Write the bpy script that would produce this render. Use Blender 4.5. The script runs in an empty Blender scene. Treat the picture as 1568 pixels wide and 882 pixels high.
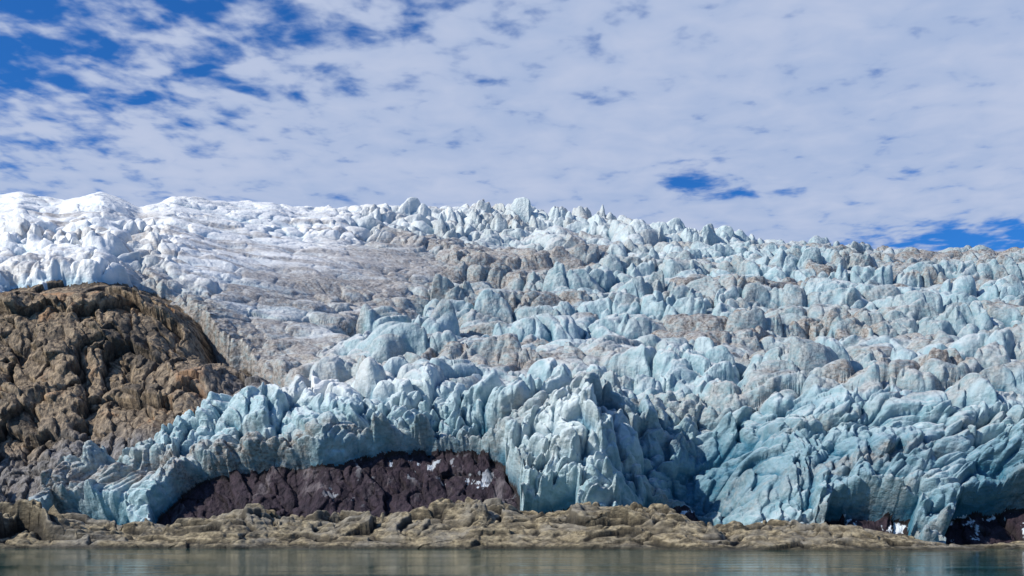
import bpy, numpy as np, math
from mathutils import Vector
F=1524.0; HOR=815.0; CX=784.0; CH=2.5
sc=bpy.context.scene
f32=np.float32
# ---------------------------------------------------------------- noise
def tab(seed,k=1):
    return np.random.default_rng(seed).random((256,256,k)).astype(f32)
def vnoise(x,y,seed):
    T=tab(seed)[:,:,0]
    fx=np.floor(x);fy=np.floor(y);u=(x-fx).astype(f32);v=(y-fy).astype(f32)
    ix=fx.astype(np.int32)&255;iy=fy.astype(np.int32)&255
    u=u*u*u*(u*(u*6-15)+10);v=v*v*v*(v*(v*6-15)+10)
    ix1=(ix+1)&255;iy1=(iy+1)&255
    a=T[ix,iy];b=T[ix1,iy];c=T[ix,iy1];d=T[ix1,iy1]
    return (a+(b-a)*u+(c-a)*v+(a-b-c+d)*u*v)*2-1
def fbm(x,y,seed,o=4,g=.5):
    r=0;a=1;s=0
    for i in range(o):
        r=r+a*vnoise(x*2.03**i+i*17.3,y*2.03**i+i*9.1,seed+i);s+=a;a*=g
    return r/s
def ridged(x,y,seed,o=4):
    r=0;a=1;s=0
    for i in range(o):
        r=r+a*(1-2*np.abs(vnoise(x*2.1**i+i*7.3,y*2.1**i+i*3.1,seed+i)));s+=a;a*=.5
    return r/s
def worley(x,y,seed):
    T=tab(seed,5)
    fx=np.floor(x).astype(np.int32);fy=np.floor(y).astype(np.int32)
    F1=np.full(x.shape,9,f32);F2=F1.copy()
    dx0=np.zeros(x.shape,f32);dy0=dx0.copy();id0=np.zeros(x.shape,np.int32)
    for i in(-1,0,1):
        for j in(-1,0,1):
            a=(fx+i)&255;b=(fy+j)&255
            dx=(x-(fx+i+T[a,b,0])).astype(f32);dy=(y-(fy+j+T[a,b,1])).astype(f32)
            d=np.sqrt(dx*dx+dy*dy)
            m=d<F1
            F2=np.where(m,F1,np.minimum(F2,d));F1=np.where(m,d,F1)
            dx0=np.where(m,dx,dx0);dy0=np.where(m,dy,dy0);id0=np.where(m,a*256+b,id0)
    R=T.reshape(-1,5)[id0.ravel()].reshape(x.shape+(5,))
    return F1,F2,dx0,dy0,R[...,2],R[...,3],R[...,4]
def blocks(x,y,seed,tilt=1.,crev=1.,cw=.12,dome=0.):
    F1,F2,dx,dy,a,b,c=worley(x,y,seed)
    h=(a-.5)+tilt*((b-.5)*2*dx+(c-.5)*2*dy)+dome*(.25-F1*F1)
    e=F2-F1
    return h-crev*np.exp(-e/cw), e
def sstep(a,b,x):
    t=np.clip((x-a)/(b-a),0,1);return t*t*(3-2*t)
def blur(a,ry,rx):
    def b1(a,r,ax):
        if r<1:return a
        p=np.pad(a,[(r+1,r) if k==ax else (0,0) for k in range(2)],mode='edge')
        c=np.cumsum(p.astype(np.float64),axis=ax)
        n=2*r+1
        return ((np.take(c,range(n,c.shape[ax]),axis=ax)-np.take(c,range(0,c.shape[ax]-n),axis=ax))/n).astype(f32)
    for _ in range(2): a=b1(b1(a,ry,0),rx,1)
    return a
def make_grid(name,P,faces_mask=None,attrs={},mat=None,smooth=True):
    R,C=P.shape[:2]
    idx=np.arange(R*C).reshape(R,C)
    q=np.stack([idx[:-1,:-1],idx[:-1,1:],idx[1:,1:],idx[1:,:-1]],-1).reshape(-1,4)
    if faces_mask is not None: q=q[faces_mask.ravel()]
    used=np.zeros(R*C,bool);used[q.ravel()]=True
    rem=np.cumsum(used)-1
    q=rem[q];V=P.reshape(-1,3)[used]
    me=bpy.data.meshes.new(name)
    me.vertices.add(len(V));me.vertices.foreach_set('co',V.astype(f32).ravel())
    me.loops.add(q.size);me.loops.foreach_set('vertex_index',q.astype(np.int32).ravel())
    me.polygons.add(len(q));me.polygons.foreach_set('loop_start',(np.arange(len(q))*4).astype(np.int32))
    me.polygons.foreach_set('loop_total',np.full(len(q),4,np.int32))
    me.polygons.foreach_set('use_smooth',np.full(len(q),smooth))
    me.update(calc_edges=True)
    for k,a in attrs.items():
        at=me.attributes.new(k,'FLOAT','POINT');at.data.foreach_set('value',a.ravel()[used].astype(f32))
    ob=bpy.data.objects.new(name,me);sc.collection.objects.link(ob)
    if mat:me.materials.append(mat)
    return ob
# ---------------------------------------------------------------- node helper
class N:
    def __init__(s,nt): s.nt=nt
    def n(s,t,**k):
        nd=s.nt.nodes.new(t)
        for a,b in k.items(): setattr(nd,a,b)
        return nd
    def lk(s,v,i):
        if isinstance(v,bpy.types.NodeSocket): s.nt.links.new(v,i)
        elif v is not None:
            if isinstance(v,(tuple,list)) and len(v)==3 and i.type=='RGBA': v=(*v,1)
            i.default_value=v
    def m(s,op,a,b=None,c=None,cl=False):
        nd=s.n('ShaderNodeMath',operation=op,use_clamp=cl)
        s.lk(a,nd.inputs[0]);s.lk(b,nd.inputs[1]);s.lk(c,nd.inputs[2]);return nd.outputs[0]
    def mix(s,f,a,b,bt='MIX'):
        nd=s.n('ShaderNodeMix',data_type='RGBA',blend_type=bt)
        s.lk(f,nd.inputs[0]);s.lk(a,nd.inputs[6]);s.lk(b,nd.inputs[7]);return nd.outputs[2]
    def ramp(s,v,lo,hi,a=0.,b=1.):
        nd=s.n('ShaderNodeMapRange',interpolation_type='SMOOTHSTEP')
        s.lk(v,nd.inputs[0]);s.lk(lo,nd.inputs[1]);s.lk(hi,nd.inputs[2]);s.lk(a,nd.inputs[3]);s.lk(b,nd.inputs[4]);return nd.outputs[0]
    def noise(s,vec,sc,det=4,rough=.55,dist=0.):
        nd=s.n('ShaderNodeTexNoise');s.lk(vec,nd.inputs['Vector'])
        nd.inputs['Scale'].default_value=sc;nd.inputs['Detail'].default_value=det
        nd.inputs['Roughness'].default_value=rough;nd.inputs['Distortion'].default_value=dist
        return nd.outputs['Fac']
    def voro(s,vec,sc,feat='F1',out='Distance'):
        nd=s.n('ShaderNodeTexVoronoi',feature=feat);s.lk(vec,nd.inputs['Vector']);nd.inputs['Scale'].default_value=sc
        return nd.outputs[out]
    def mapv(s,vec,scale=(1,1,1),rot=(0,0,0)):
        nd=s.n('ShaderNodeMapping');s.lk(vec,nd.inputs[0]);nd.inputs['Scale'].default_value=scale;nd.inputs['Rotation'].default_value=rot
        return nd.outputs[0]
    def attr(s,nm):
        nd=s.n('ShaderNodeAttribute');nd.attribute_name=nm;return nd.outputs['Fac']
    def bump(s,h,dist,st=1.,nrm=None):
        nd=s.n('ShaderNodeBump');s.lk(h,nd.inputs['Height']);s.lk(dist,nd.inputs['Distance']);nd.inputs['Strength'].default_value=st
        if nrm is not None:s.lk(nrm,nd.inputs['Normal'])
        return nd.outputs[0]
def newmat(name):
    m=bpy.data.materials.new(name);m.use_nodes=True
    nt=m.node_tree;b=nt.nodes['Principled BSDF'];return m,N(nt),b

# ---------------------------------------------------------------- materials
def mat_ice():
    m,n,b=newmat('glacier_ice')
    g=n.n('ShaderNodeNewGeometry');pos=g.outputs['Position']
    sep=n.n('ShaderNodeSeparateXYZ');n.lk(g.outputs['Normal'],sep.inputs[0]);nz=sep.outputs[2]
    snow_or_lit=n.attr('snow_or_lit');dirt_shade=n.attr('dirt_shade');blue=n.attr('blue');cav=n.attr('cav')
    n1=n.noise(pos,.05,5);n2=n.noise(pos,.3,6,.65);n3=n.noise(n.mapv(pos,(1,1,4)),.5,5,.6)
    clean=n.mix(n.ramp(n2,.3,.7),(.21,.355,.39),(.50,.62,.64))
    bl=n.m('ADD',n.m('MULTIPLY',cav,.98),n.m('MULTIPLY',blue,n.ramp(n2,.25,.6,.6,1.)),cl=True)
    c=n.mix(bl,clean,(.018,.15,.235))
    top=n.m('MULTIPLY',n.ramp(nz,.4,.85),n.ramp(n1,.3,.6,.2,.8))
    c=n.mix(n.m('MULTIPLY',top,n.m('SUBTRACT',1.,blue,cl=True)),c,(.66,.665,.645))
    c=n.mix(snow_or_lit,c,n.mix(cav,(.88,.865,.825),(.33,.49,.57)))
    dn=n.m('ADD',n.m('MULTIPLY',n2,.6),n.m('MULTIPLY',n3,.5))
    d=n.m('MULTIPLY',dirt_shade,n.ramp(dn,.35,.7,.35,1.3),cl=True)
    dc=n.mix(n.ramp(n.noise(pos,1.0,5,.7),.35,.65),(.11,.09,.078),(.40,.36,.315))
    dc=n.mix(n.m('MULTIPLY',snow_or_lit,.7),dc,(.54,.50,.46))
    c=n.mix(d,c,dc)
    n.lk(c,b.inputs['Base Color']);b.inputs['Roughness'].default_value=.5
    b.inputs['Specular IOR Level'].default_value=.35
    h=n.m('ADD',n.m('MULTIPLY',n.noise(pos,.7,6,.6),1.),n.m('MULTIPLY',n.voro(n.mapv(pos,(1,1,.6)),.5),.5))
    n.lk(n.bump(h,n.ramp(snow_or_lit,0.,1.,.9,.5),.75),b.inputs['Normal'])
    return m
def mat_cliff():
    m,n,b=newmat('cliff_rock')
    g=n.n('ShaderNodeNewGeometry');pos=g.outputs['Position']
    mar=n.attr('maroon');gray=n.attr('grey');sn=n.attr('snow_or_lit');cav=n.attr('cav')
    n1=n.noise(pos,.06,6,.6);n2=n.noise(n.mapv(pos,(1,1,.45),(0,.3,0)),.6,8,.75)
    br=n.mix(n.ramp(n2,.38,.62),(.085,.062,.043),(.38,.285,.185))
    br=n.mix(n.ramp(n1,.55,.66,0.,.75),br,(.40,.22,.11))
    br=n.mix(n.ramp(n1,.38,.48,.8,0.),br,(.065,.055,.045))
    gr=n.mix(n.ramp(n2,.35,.65),(.08,.075,.07),(.28,.26,.245))
    ma=n.mix(n.ramp(n2,.38,.7),(.016,.010,.016),(.055,.036,.048))
    ma=n.mix(n.ramp(n.noise(n.mapv(pos,(1,1,.25),(0,.5,0)),.14,6,.65),.55,.68),ma,(.15,.125,.13))
    c=n.mix(gray,br,gr);c=n.mix(mar,c,ma);c=n.mix(n.m('MULTIPLY',cav,.75),c,(.02,.016,.014))  # hollows near black: crevice shade painted into the rock colour
    wat=n.ramp(n.noise(n.mapv(pos,(1,1,.5)),.24,6,.6),.58,.61)
    c=n.mix(n.m('MULTIPLY',sn,wat),c,(.75,.8,.85))
    n.lk(c,b.inputs['Base Color']);b.inputs['Roughness'].default_value=.8
    b.inputs['Specular IOR Level'].default_value=.3
    v=n.n('ShaderNodeTexVoronoi',feature='F1',distance='MANHATTAN');n.lk(n.mapv(pos,(1,1,.4),(.2,.35,.3)),v.inputs['Vector']);v.inputs['Scale'].default_value=.35
    h=n.m('ADD',n.noise(n.mapv(pos,(1,1,.4),(0,.3,0)),.7,8,.62),n.m('MULTIPLY',v.outputs['Distance'],.35))
    n.lk(n.bump(h,1.15,1.),b.inputs['Normal'])
    return m
def mat_shore():
    m,n,b=newmat('shore_rock')
    g=n.n('ShaderNodeNewGeometry');pos=g.outputs['Position']
    sep=n.n('ShaderNodeSeparateXYZ');n.lk(pos,sep.inputs[0]);z=sep.outputs[2]
    sn_=n.n('ShaderNodeSeparateXYZ');n.lk(g.outputs['Normal'],sn_.inputs[0])
    cav=n.attr('cav')
    n1=n.noise(pos,.12,6,.6);n2=n.noise(n.mapv(pos,(1,1,2),(.1,.12,0)),.9,7,.7)
    c=n.mix(n.ramp(n2,.35,.65),(.10,.078,.045),(.45,.365,.225))
    c=n.mix(n.ramp(n1,.45,.65),c,n.mix(n2,(.12,.105,.08),(.44,.39,.30)))
    c=n.mix(n.ramp(sn_.outputs[2],.35,.75,.65,0.),c,(.06,.047,.03))  # steep faces darkened: shade put into the rock colour
    c=n.mix(n.m('MULTIPLY',cav,.97),c,(.018,.015,.01))  # crack shadows painted near black in the hollows
    c=n.mix(n.ramp(n.noise(n.mapv(pos,(1,1,2)),.22,5,.6),.50,.62,0.,.5),c,(.07,.058,.042))
    wet=n.ramp(n.m('ADD',z,n.m('MULTIPLY',n2,.8)),.6,1.25,1.,0.)
    c=n.mix(n.m('MULTIPLY',wet,.85),c,(.03,.028,.018))
    n.lk(c,b.inputs['Base Color']);b.inputs['Roughness'].default_value=.8
    b.inputs['Specular IOR Level'].default_value=.3
    h=n.m('ADD',n.noise(n.mapv(pos,(1,1,1.8),(.1,.12,0)),1.1,8,.68),n.m('MULTIPLY',n.voro(pos,.7),.4))
    n.lk(n.bump(h,.55,1.),b.inputs['Normal'])
    return m
def mat_water():
    m,n,b=newmat('lake_water')
    g=n.n('ShaderNodeNewGeometry');pos=g.outputs['Position']
    b.inputs['Base Color'].default_value=(.02,.08,.065,1)
    b.inputs['Roughness'].default_value=.05;b.inputs['IOR'].default_value=1.33
    b.inputs['Specular Tint'].default_value=(.56,.84,.77,1)
    h=n.m('ADD',n.noise(n.mapv(pos,(.6,1,1)),1.1,4,.55),n.m('MULTIPLY',n.noise(n.mapv(pos,(.25,1,1)),.25,3),1.5))
    amp=n.ramp(n.noise(n.mapv(pos,(.012,.08,1)),1.,3),.35,.65,.2,1.)
    n.lk(n.bump(n.m('MULTIPLY',h,amp),.045,1.),b.inputs['Normal'])
    return m
ICE,CLIFF,SHORE,WATER=mat_ice(),mat_cliff(),mat_shore(),mat_water()

# ---------------------------------------------------------------- glacier + cliff terrain
ctrl=[-350,0,150,350,500,650,784,900,1060,1300,1568,1920]
LV=[ # (py list, Y list)
 ([815]*12,[225,240,238,226,218,216,214,210,222,200,190,185]),
 ([690,690,690,650,600,585,605,610,630,620,620,600],[262,266,260,252,252,256,246,240,250,224,212,205]),
 ([560,560,560,565,540,500,500,500,500,500,500,500],[290,290,290,300,330,375,385,380,380,365,350,335]),
 ([440,437,430,470,430,420,420,420,425,435,445,445],[315,318,318,350,430,490,505,505,500,480,450,430]),
]
skx=[-350,-200,-100,0,30,90,155,215,265,330,420,455,520,640,700,860,900,960,1050,1130,1250,1350,1430,1500,1568,1700,1920]
sky_=[310,300,312,300,291,308,294,320,302,311,310,319,313,314,317,322,332,337,350,363,375,380,388,385,382,376,388]
cols=np.concatenate([np.arange(-350,-20,3.),np.arange(-20,1590,1.3),np.arange(1590,1920,3.)]).astype(f32)
NC=len(cols)
k=np.exp(-np.linspace(-2,2,61)**2);k/=k.sum()
def sm(a):
    p=np.pad(a,30,mode='edge');return np.convolve(p,k,'valid')
KY=[];KZ=[];KP=[]
for py,Y in LV:
    p=sm(np.interp(cols,ctrl,py));y=sm(np.interp(cols,ctrl,Y));KP.append(p);KY.append(y);KZ.append((HOR-p)/F*y+CH)
p=np.interp(cols,skx,sky_);kk=np.ones(9)/9;p=np.convolve(np.pad(p,4,mode='edge'),kk,'valid')
y=sm(np.interp(cols,[-350,0,150,300,500,784,1060,1300,1568,1920],[500,500,510,540,620,690,680,650,620,600]))
KP.append(p);KY.append(y);KZ.append((HOR-p)/F*y+CH)
KY.insert(0,KY[0]-5);KZ.insert(0,KZ[0]*0-4);KP.insert(0,KP[0]+30)
KY.append(KY[-1]+120);KZ.append(KZ[-1]+8);KP.append(KP[-1]-10)
KY.append(KY[-1]+600);KZ.append(KZ[-1]-40);KP.append(KP[-1]-10)
rows_per=[20,340,350,400,500,60,20]
BY=[];BZ=[];BP=[]
for i,nr in enumerate(rows_per):
    t=np.linspace(0,1,nr,endpoint=(i==len(rows_per)-1))[:,None]
    BY.append(KY[i]*(1-t)+KY[i+1]*t);BZ.append(KZ[i]*(1-t)+KZ[i+1]*t);BP.append(KP[i]*(1-t)+KP[i+1]*t)
BY=np.concatenate(BY).astype(f32);BZ=np.concatenate(BZ).astype(f32);BP=np.concatenate(BP).astype(f32)
BY=blur(BY,22,1);BZ=np.where(BP<345,BZ,blur(BZ,22,1))
BX=((cols-CX)/F)[None,:]*BY
NR=BY.shape[0]
PX=np.broadcast_to(cols[None,:],BY.shape).astype(f32);PY=HOR-(BZ-CH)/BY*F
lev=np.arange(NR)[:,None]*np.ones((1,NC))
S=(BY*.9+BZ*1.2).astype(f32)
w1=fbm(BX/14,S/14,11,4);w2=fbm(BX/14,S/14,31,4)
w3=fbm(BX/60,S/60,41,3);w4=fbm(BX/40+9,S/40,45,3)
qx=PX+w1*14;qy=PY+w2*9
rx_=PX+w1*30+w4*50;ry_=PY+w2*14+w3*22
def band(top,bot,soft):
    t=np.interp(qx,*zip(*top));b=np.interp(qx,*zip(*bot))
    return sstep(-soft,soft,np.minimum(qy-t,b-qy))
RT=[(-350,420),(0,430),(30,422),(120,415),(200,418),(240,434),(300,478),(345,525),(385,552),(430,578),(480,605)]
rock1=band(RT+[(490,900)],
           [(-350,900),(20,900),(55,775),(100,725),(230,692),(300,655),(380,625),(440,608),(480,606),(485,0)],3.)
rock2=band([(215,900),(240,785),(300,722),(330,710),(400,698),(500,690),(560,682),(620,675),(720,675),(775,693),(800,745),(815,900)],
           [(0,900),(1900,900)],6.)
cav_=band([(50,900),(80,772),(200,775),(225,900),(780,900),(805,762),(875,762),(900,900),(965,900),(995,754),(1050,744),(1095,782),(1125,900),(1225,900),(1270,772),(1330,764),(1400,772),(1424,900),(1425,900),(1465,766),(1568,750),(1700,762),(1900,790)],
           [(0,900),(1900,900)],6.)
rock=np.maximum(np.maximum(rock1,rock2),cav_)
ice=1-rock
def ell(cx,cy,rx,ry,p=1.):
    return np.exp(-(((qx-cx)/rx)**2+((qy-cy)/ry)**2)*p)
# smooth upper-left snowfield and the dirty ramp that wraps round the rock
ramp_=sstep(0,30,ry_-np.interp(rx_,[-350,200,300,400,500,620],[470,470,440,400,370,350]))*sstep(700,580,rx_+(ry_-450)*.5)*sstep(0,30,np.interp(rx_,[-350,200,380,520,640,700],[470,570,590,555,490,445])-ry_)
sf=sstep(640,480,rx_)*sstep(470,405,ry_)
amp=np.ones_like(BY)
amp-=.88*sf
amp-=.80*ramp_*(1-.5*sf)
amp-=.65*ell(800,405,130,26)+.7*ell(1070,515,85,22)+.4*ell(900,562,260,14)+.3*ell(1330,470,200,12)+.3*ell(1480,400,200,14)
edge=sstep(350,368,qy)*sstep(450,430,qy)*sstep(300,220,qx)
amp+=.55*edge
amp+=.15*ell(450,610,230,30)+.25*ell(760,350,330,28)
def stair(per,seed,wa):
    s=(S+BX*.05+fbm(BX/90,S/90,seed,3)*wa)/per
    t=s-np.floor(s)
    return sstep(.5,.95,t)-t, np.exp(-((t-.78)/.24)**2)
st1,on1=stair(62.,401,70);st2,_=stair(24.,411,30)
up=sstep(600,520,PY);fz=sstep(590,650,PY)
amp*=(.7+.6*sstep(-.3,.3,w3))
amp*=1-up*.42*(1-on1)*sstep(480,640,PX)
amp=np.clip(amp,.08,1.5)
wx=BX+fbm(BX/25,S/25,51,3)*9;ws=S+fbm(BX/25,S/25,61,3)*10
hA,_=blocks(wx/14.5,ws/18.,71,.75,.6,.11,.45)
hB,_=blocks(wx/9.,ws/11.5,75,.75,.65,.12,.45)
mm=sstep(-.12,.12,w4)
h1=hA*1.15*mm+hB*.9*(1-mm)
h2,e2=blocks(wx/5.4+3,ws/6.5+5,81,.9,.45,.12,.4)
h3,e3=blocks(wx/2.6+7,ws/3.0+1,91,1.0,.35,.15,.2)
f1,_=blocks(wx/4.6+1,ws/8.5+5,95,1.,.45,.11,.3)
f2,_=blocks(wx/2.2+1,ws/4.2+5,97,1.0,.35,.12,.2)
h4=fbm(BX/1.4,S/1.4,101,3)
big=fbm(BX/110,S/60,111,4)
rid=ridged(wx/60,ws/40,121,2)
a2=amp*(1+.15*on1*up)
D=a2*(h1*7.6*(1-.5*fz)+h2*2.3*(1-.1*up)+h3*.7*(1-.4*up)+fz*(f1*2.6+f2*1.0)+h4*.2)+big*4.+rid*2.2*np.clip(amp,.2,1)
tw=np.clip(.35+amp,.2,1)*(1-.6*ramp_)*(1-.5*sf)
D+=up*(st1*13*tw+st2*4.5*np.clip(amp,.2,1)*tw)
fl=ridged((BX+S*.45)/42+w1*.1,(S-BX*.45)/24,131,2)
lowa=1-np.clip(amp,0,1)
D+=lowa*(fl*1.4+fbm(BX/9,S/14,136,3)*.5)
cv_=np.abs(vnoise((BX-S*.25)/60+3,(S+BX*.25)/20,141))
D-=lowa*2.6*np.exp(-cv_/.035)*sstep(-.2,.15,vnoise(BX/35,S/35,145))
D+=edge*2.5-edge*5.0*np.exp(-np.abs(vnoise(BX/8+w1*.35,S/70,147))/.07)
def bl(cx,cy,rx,ry,a):
    return a*np.exp(-((PX-cx)/rx)**2-((PY-cy)/ry)**2)
D+=bl(890,710,80,70,5)+bl(1060,755,65,45,-12)+bl(1200,700,60,60,3)+bl(700,650,60,22,-6)+bl(1330,720,120,60,3)+bl(1110,690,60,25,-6)
D=D*.5+blur(D,2,1)*.5
rtop=np.interp(PX,*zip(*RT))
near=np.exp(-((PY-rtop)/34)**2)*sstep(150,240,PX)*sstep(480,440,PX)
iceD=D+3.0-1.8*near+near*1.6*ridged(BX/9,S/5,149,3)
r1,_=blocks((BX+BZ*.35)/13+w1*.5,(S)/30+w2*.3,141,1.1,.3,.10)
r2,_=blocks((BX+BZ*.4)/5.+w1*.6,S/13+w2*.7,151,1.1,.25,.10)
r3,_=blocks((BX+BZ*.4)/2.,S/5.5,161,1.,.2,.12)
rr=ridged(BX/24,S/46,171,4)
RD=(r1*4.4+r2*1.8+r3*.5+rr*1.5+h4*.12)*(.35+.65*sstep(0,50,PY-rtop))-1-3.*sstep(40,0,PY-rtop)
RD2=r2*1.5+r3*.5+rr*1.2+h4*.15-4
m2=np.clip(rock2+cav_,0,1)
rockD=RD*(1-m2)+RD2*m2-cav_*2
rockD-=9*ell(335,520,32,32)
Dt=iceD*ice+rockD*rock
fade=np.clip((lev)/20,0,1)
gY=np.gradient(BY,axis=0);gZ=np.gradient(BZ,axis=0);L=np.sqrt(gY**2+gZ**2)+1e-6
ny=-gZ/L;nz=gY/L
ny=blur(ny.astype(f32),30,30);nz=blur(nz.astype(f32),30,30)
wn=sstep(560,640,PY)*.6+.35
wn=np.where(rock1>.5,.9,wn)
wn=blur(wn.astype(f32),10,10)
vy=ny*wn;vz=nz*wn+(1-wn)
ln=np.sqrt(vy**2+vz**2);vy/=ln;vz/=ln
lat=amp*ice*(fbm(BX/5,S/5,191,3))*1.0
P=np.stack([BX+lat,BY+vy*Dt*fade,BZ+vz*Dt*fade],-1)
cav=np.clip((blur(Dt,9,7)-Dt)/2.0,0,1)*.8+np.clip((blur(Dt,28,22)-Dt)/4.2,0,1)*.65  # hollows: bluer crevasse ice, plus shadow between seracs put into the colour
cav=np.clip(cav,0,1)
snow_or_lit=sstep(740,480,rx_)*sstep(475,395,ry_)*.95
snow_or_lit=np.maximum(snow_or_lit,.8*sstep(354,335,qy)*sstep(1050,500,qx))
snow_or_lit=np.maximum(snow_or_lit,.85*ell(430,598,190,26))  # sunlit block row whitened: sunlight put into the colour
snow_or_lit=np.maximum(snow_or_lit,.4*sstep(440,340,qy)*sstep(1300,900,qx))
snow_or_lit=np.maximum(snow_or_lit,.4*ell(870,690,90,60))  # lit slope of the front bulge, sunlight painted in
snow_or_lit=np.maximum(snow_or_lit,.3*ramp_)*(1-.7*near)
dn=fbm((BX+S*.3)/35,(S-BX*.3)/10,201,5)
dl=fbm(BX/90,S/16,221,5)
fdn=fbm((BX+S*.5)/40,(S-BX*.5)/7,231,5)
dirt_shade=.95*ell(790,405,125,28)+.85*ell(1075,515,80,22)+.3*ell(560,420,120,45)+.35*ell(1450,400,200,26)+.35*ell(900,560,300,16)+.5*ell(60,760,70,50)+.35*ell(1300,490,220,20)
dirt_shade+=ramp_*(.55+.9*fdn)+.7*sstep(0,.35,fdn)*sf*sstep(325,345,qy)+.25*ell(330,385,160,16)+.75*near+.5*ell(430,545,70,35)
dirt_shade+=.42*sstep(.0,.4,dn)*(1-.5*snow_or_lit)+.42*sstep(.05,.35,dl)*(1-.7*snow_or_lit)+.12*sstep(450,600,qx)  # last term dulls the right side: painted shade, not debris
dirt_shade+=up*.32*(1-on1)*sstep(480,640,PX)*sstep(-.3,.2,dn)
dirt_shade=np.clip(dirt_shade,0,1)*(1-.6*ell(420,618,190,30))*(1-.5*ell(900,700,90,70))  # kept cleaner where sunlight is painted in
blue=.9*ell(700,665,75,20)+1.*ell(1060,745,85,55)+.7*ell(1120,690,90,30)+.5*ell(960,650,60,35)+.45*sstep(560,760,qy)*sstep(900,1300,qx)+.22*sstep(1000,1500,qx)+.2*ell(760,490,200,50)+.3*ell(1450,720,150,50)  # old ice tint, plus painted shade in the alcove and over the right side
blue=np.clip(blue*(.8+.6*w1),0,1)
fm=(ice[:-1,:-1]+ice[1:,1:]+ice[:-1,1:]+ice[1:,:-1])>.3
make_grid('glacier',P,fm,dict(snow_or_lit=snow_or_lit,dirt_shade=dirt_shade,blue=blue,cav=cav),ICE)
grey=np.clip(ell(420,600,90,35)*1.3+sstep(660,720,qy)*sstep(300,200,qx)*.9+ell(200,680,110,30),0,1)
rs=np.clip(ell(725,730,45,20)+ell(520,740,30,20)*.4+sstep(980,1000,qx)*.9+ell(620,695,60,12),0,1)
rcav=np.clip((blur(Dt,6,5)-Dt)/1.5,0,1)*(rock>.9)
make_grid('rock_cliff',P,~fm,dict(maroon=m2,grey=grey,snow_or_lit=rs,cav=rcav),CLIFF)

# ---------------------------------------------------------------- shore rocks
xs=np.concatenate([np.arange(-150,-86,.5),np.arange(-86,86,.13),np.arange(86,150,.5)]).astype(f32)
yv=np.concatenate([np.arange(118,185,.12),np.arange(185,215,.8)]).astype(f32)
X,Y=np.meshgrid(xs,yv)
pxx=X/160*F+CX
hx=[-500,-200,0,60,100,180,250,310,380,440,500,560,620,690,760,800,850,920,980,1030,1080,1150,1200,1260,1300,1360,1400,1428,1440,1460,1500,1568,1700,2000]
hp=[785,790,785,787,801,802,802,794,783,786,791,795,790,779,772,779,785,780,782,789,802,805,800,807,814,824,832,845,862,845,834,832,825,815]
H=(HOR-np.interp(pxx,hx,hp))/F*166+CH
y0=np.interp(pxx,[-500,0,400,784,1200,1400,1460,1700],[150,150,150,148,137,132,140,138])+fbm(X/14,Y*0,301,4)*5
t=(Y-y0)
cr=18+5*fbm(X/18,Y*0+3,311,2)
shape=np.where(t<cr,np.clip(t/cr,-1,1),1-np.clip((t-cr)/26,0,1.6))
shape=np.where(shape>0,np.abs(shape)**.75,shape*.5)
z=H*shape
wX=X+fbm(X/9,Y/9,321,2)*4;wY=Y+fbm(X/9,Y/9,331,2)*4
a0,_=blocks((wX+wY*.9)/14,wY/8.,345,1.2,.25,.10)
a1,_=blocks((wX+wY*.8)/6.5,wY/4.,341,1.3,.35,.09)
a2,_=blocks((wX-wY*.5)/3.,wY/2.,351,1.3,.4,.09)
a3,_=blocks((wX)/1.2,wY/.9,361,1.1,.35,.12)
dz=a0*1.8+a1*1.45+a2*.75+a3*.24+fbm(X/.6,Y/.6,371,3)*.06+ridged(X/16,Y/7,381,4)*.5
env=np.clip(.1+shape*1.1,.05,1)*np.clip(H/4,.25,1)
z=z+dz*env
bed=z+X*.035+.5*fbm(X/12,Y/12,391,3)
per=1.0;fr=bed/per;fl_=np.floor(fr);tt=fr-fl_
z=z*.65+.35*((fl_+sstep(.55,.9,tt))*per-(bed-z))
z=z*.5+blur(z,1,1)*.5
z=np.maximum(z,-2)
sp=np.stack([X,Y+a2*.2,z],-1)
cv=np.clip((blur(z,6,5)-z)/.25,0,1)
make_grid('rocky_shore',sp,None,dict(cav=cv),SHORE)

# ---------------------------------------------------------------- water
bpy.ops.mesh.primitive_grid_add(x_subdivisions=4,y_subdivisions=4,size=9000,location=(0,2000,0))
w=bpy.context.object;w.name='lake_water';w.data.materials.append(WATER)
bpy.ops.mesh.primitive_grid_add(x_subdivisions=4,y_subdivisions=4,size=9000,location=(0,2000,-6))
w=bpy.context.object;w.name='lake_bed';w.data.materials.append(SHORE)

# ---------------------------------------------------------------- sun + sky
sd=Vector((-.68,-.27,.56)).normalized()
sun=bpy.data.lights.new('sun','SUN');sun.energy=5.0;sun.angle=math.radians(.5);sun.color=(1,.95,.86)
so=bpy.data.objects.new('sun',sun);sc.collection.objects.link(so)
so.rotation_euler=sd.to_track_quat('Z','Y').to_euler()
W=bpy.data.worlds.new('World');sc.world=W;W.use_nodes=True
nt=W.node_tree;n=N(nt);bg=nt.nodes['Background']
st=n.n('ShaderNodeTexSky',sky_type='NISHITA');st.sun_disc=False
st.sun_elevation=math.asin(sd.z);st.sun_rotation=math.atan2(sd.x,sd.y)
sk=n.mix(1.,st.outputs[0],(.16,.64,1.35),'MULTIPLY')
tc=n.n('ShaderNodeTexCoord');sp_=n.n('ShaderNodeSeparateXYZ');n.lk(tc.outputs['Generated'],sp_.inputs[0])
zz=n.m('MAXIMUM',sp_.outputs[2],.04)
A=n.m('DIVIDE',sp_.outputs[0],zz);B=n.m('DIVIDE',sp_.outputs[1],zz)
cb=n.n('ShaderNodeCombineXYZ');n.lk(A,cb.inputs[0]);n.lk(B,cb.inputs[1]);cp=cb.outputs[0]
cp2=n.mapv(cp,(1,1.0,1),(0,0,.12))
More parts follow.
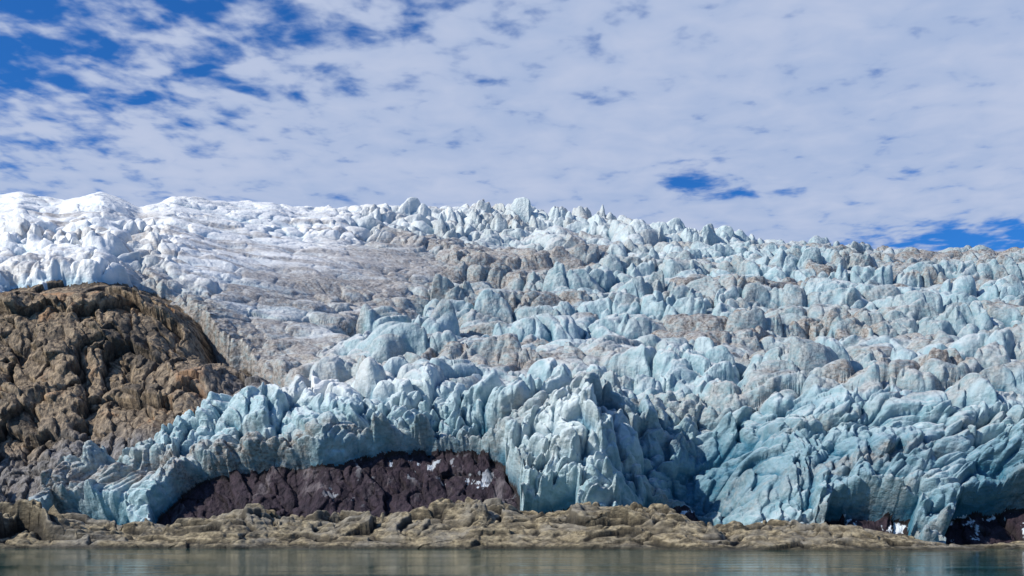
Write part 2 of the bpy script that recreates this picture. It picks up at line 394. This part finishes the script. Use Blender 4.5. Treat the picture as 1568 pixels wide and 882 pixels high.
def em(cx,cy,rx,ry,rot=0.):
    a=n.m('SUBTRACT',A,cx);b_=n.m('SUBTRACT',B,cy)
    c,s=math.cos(rot),math.sin(rot)
    u=n.m('ADD',n.m('MULTIPLY',a,c/rx),n.m('MULTIPLY',b_,s/rx))
    v=n.m('ADD',n.m('MULTIPLY',a,-s/ry),n.m('MULTIPLY',b_,c/ry))
    r=n.m('ADD',n.m('MULTIPLY',u,u),n.m('MULTIPLY',v,v))
    return n.m('POWER',2.718,n.m('MULTIPLY',r,-1.))
clear=n.m('MULTIPLY',em(-1.5,2.15,.8,.65),.8)
for a_ in [(-.75,1.9,.65,.48,0,.62),(-.3,1.75,.5,.2,0,.4),(.50,2.80,.085,.12,0,1.1),(.66,2.93,.17,.05,0,.9),(1.65,3.40,.45,.2,0,1.35),(.95,1.6,.3,.08,0,.6),(-1.1,2.95,.3,.06,0,.4)]:
    clear=n.m('ADD',clear,n.m('MULTIPLY',em(*a_[:5]),a_[5]))
overhead=n.ramp(B,.9,1.6,1.,0.)  # unseen clear sky above and behind, added for deeper, bluer shadows
big=n.noise(cp2,1.4,3,.5,.3);med=n.noise(cp2,8.5,3,.5,.3);fin=n.noise(cp2,19.,4,.55,.2)
dens=n.m('ADD',n.m('MULTIPLY',big,.26),n.m('ADD',n.m('MULTIPLY',med,1.0),n.m('MULTIPLY',fin,.46)))
dens=n.m('ADD',dens,.085)
dens=n.m('SUBTRACT',dens,n.m('MULTIPLY',clear,.36))
dens=n.m('SUBTRACT',dens,n.m('MULTIPLY',overhead,.36))
cov=n.ramp(dens,.50,.86)
shade=n.ramp(n.m('ADD',n.m('MULTIPLY',med,.5),n.m('MULTIPLY',big,.6)),.4,.75)
cc=n.mix(shade,(3.9,4.9,7.1),(5.1,5.8,7.6))
col=n.mix(n.m('MULTIPLY',cov,.97),sk,cc)
n.lk(col,bg.inputs[0]);bg.inputs[1].default_value=.1

# ---------------------------------------------------------------- camera
cam=bpy.data.cameras.new('cam');co=bpy.data.objects.new('cam',cam);sc.collection.objects.link(co);sc.camera=co
cam.sensor_width=36;cam.lens=36*F/1568;co.location=(0,0,CH);co.rotation_euler=(math.radians(90),0,0)
cam.shift_y=(HOR-441)/1568;cam.clip_end=20000;cam.clip_start=.5
sc.view_settings.view_transform='Standard';sc.view_settings.look='None';sc.view_settings.exposure=0
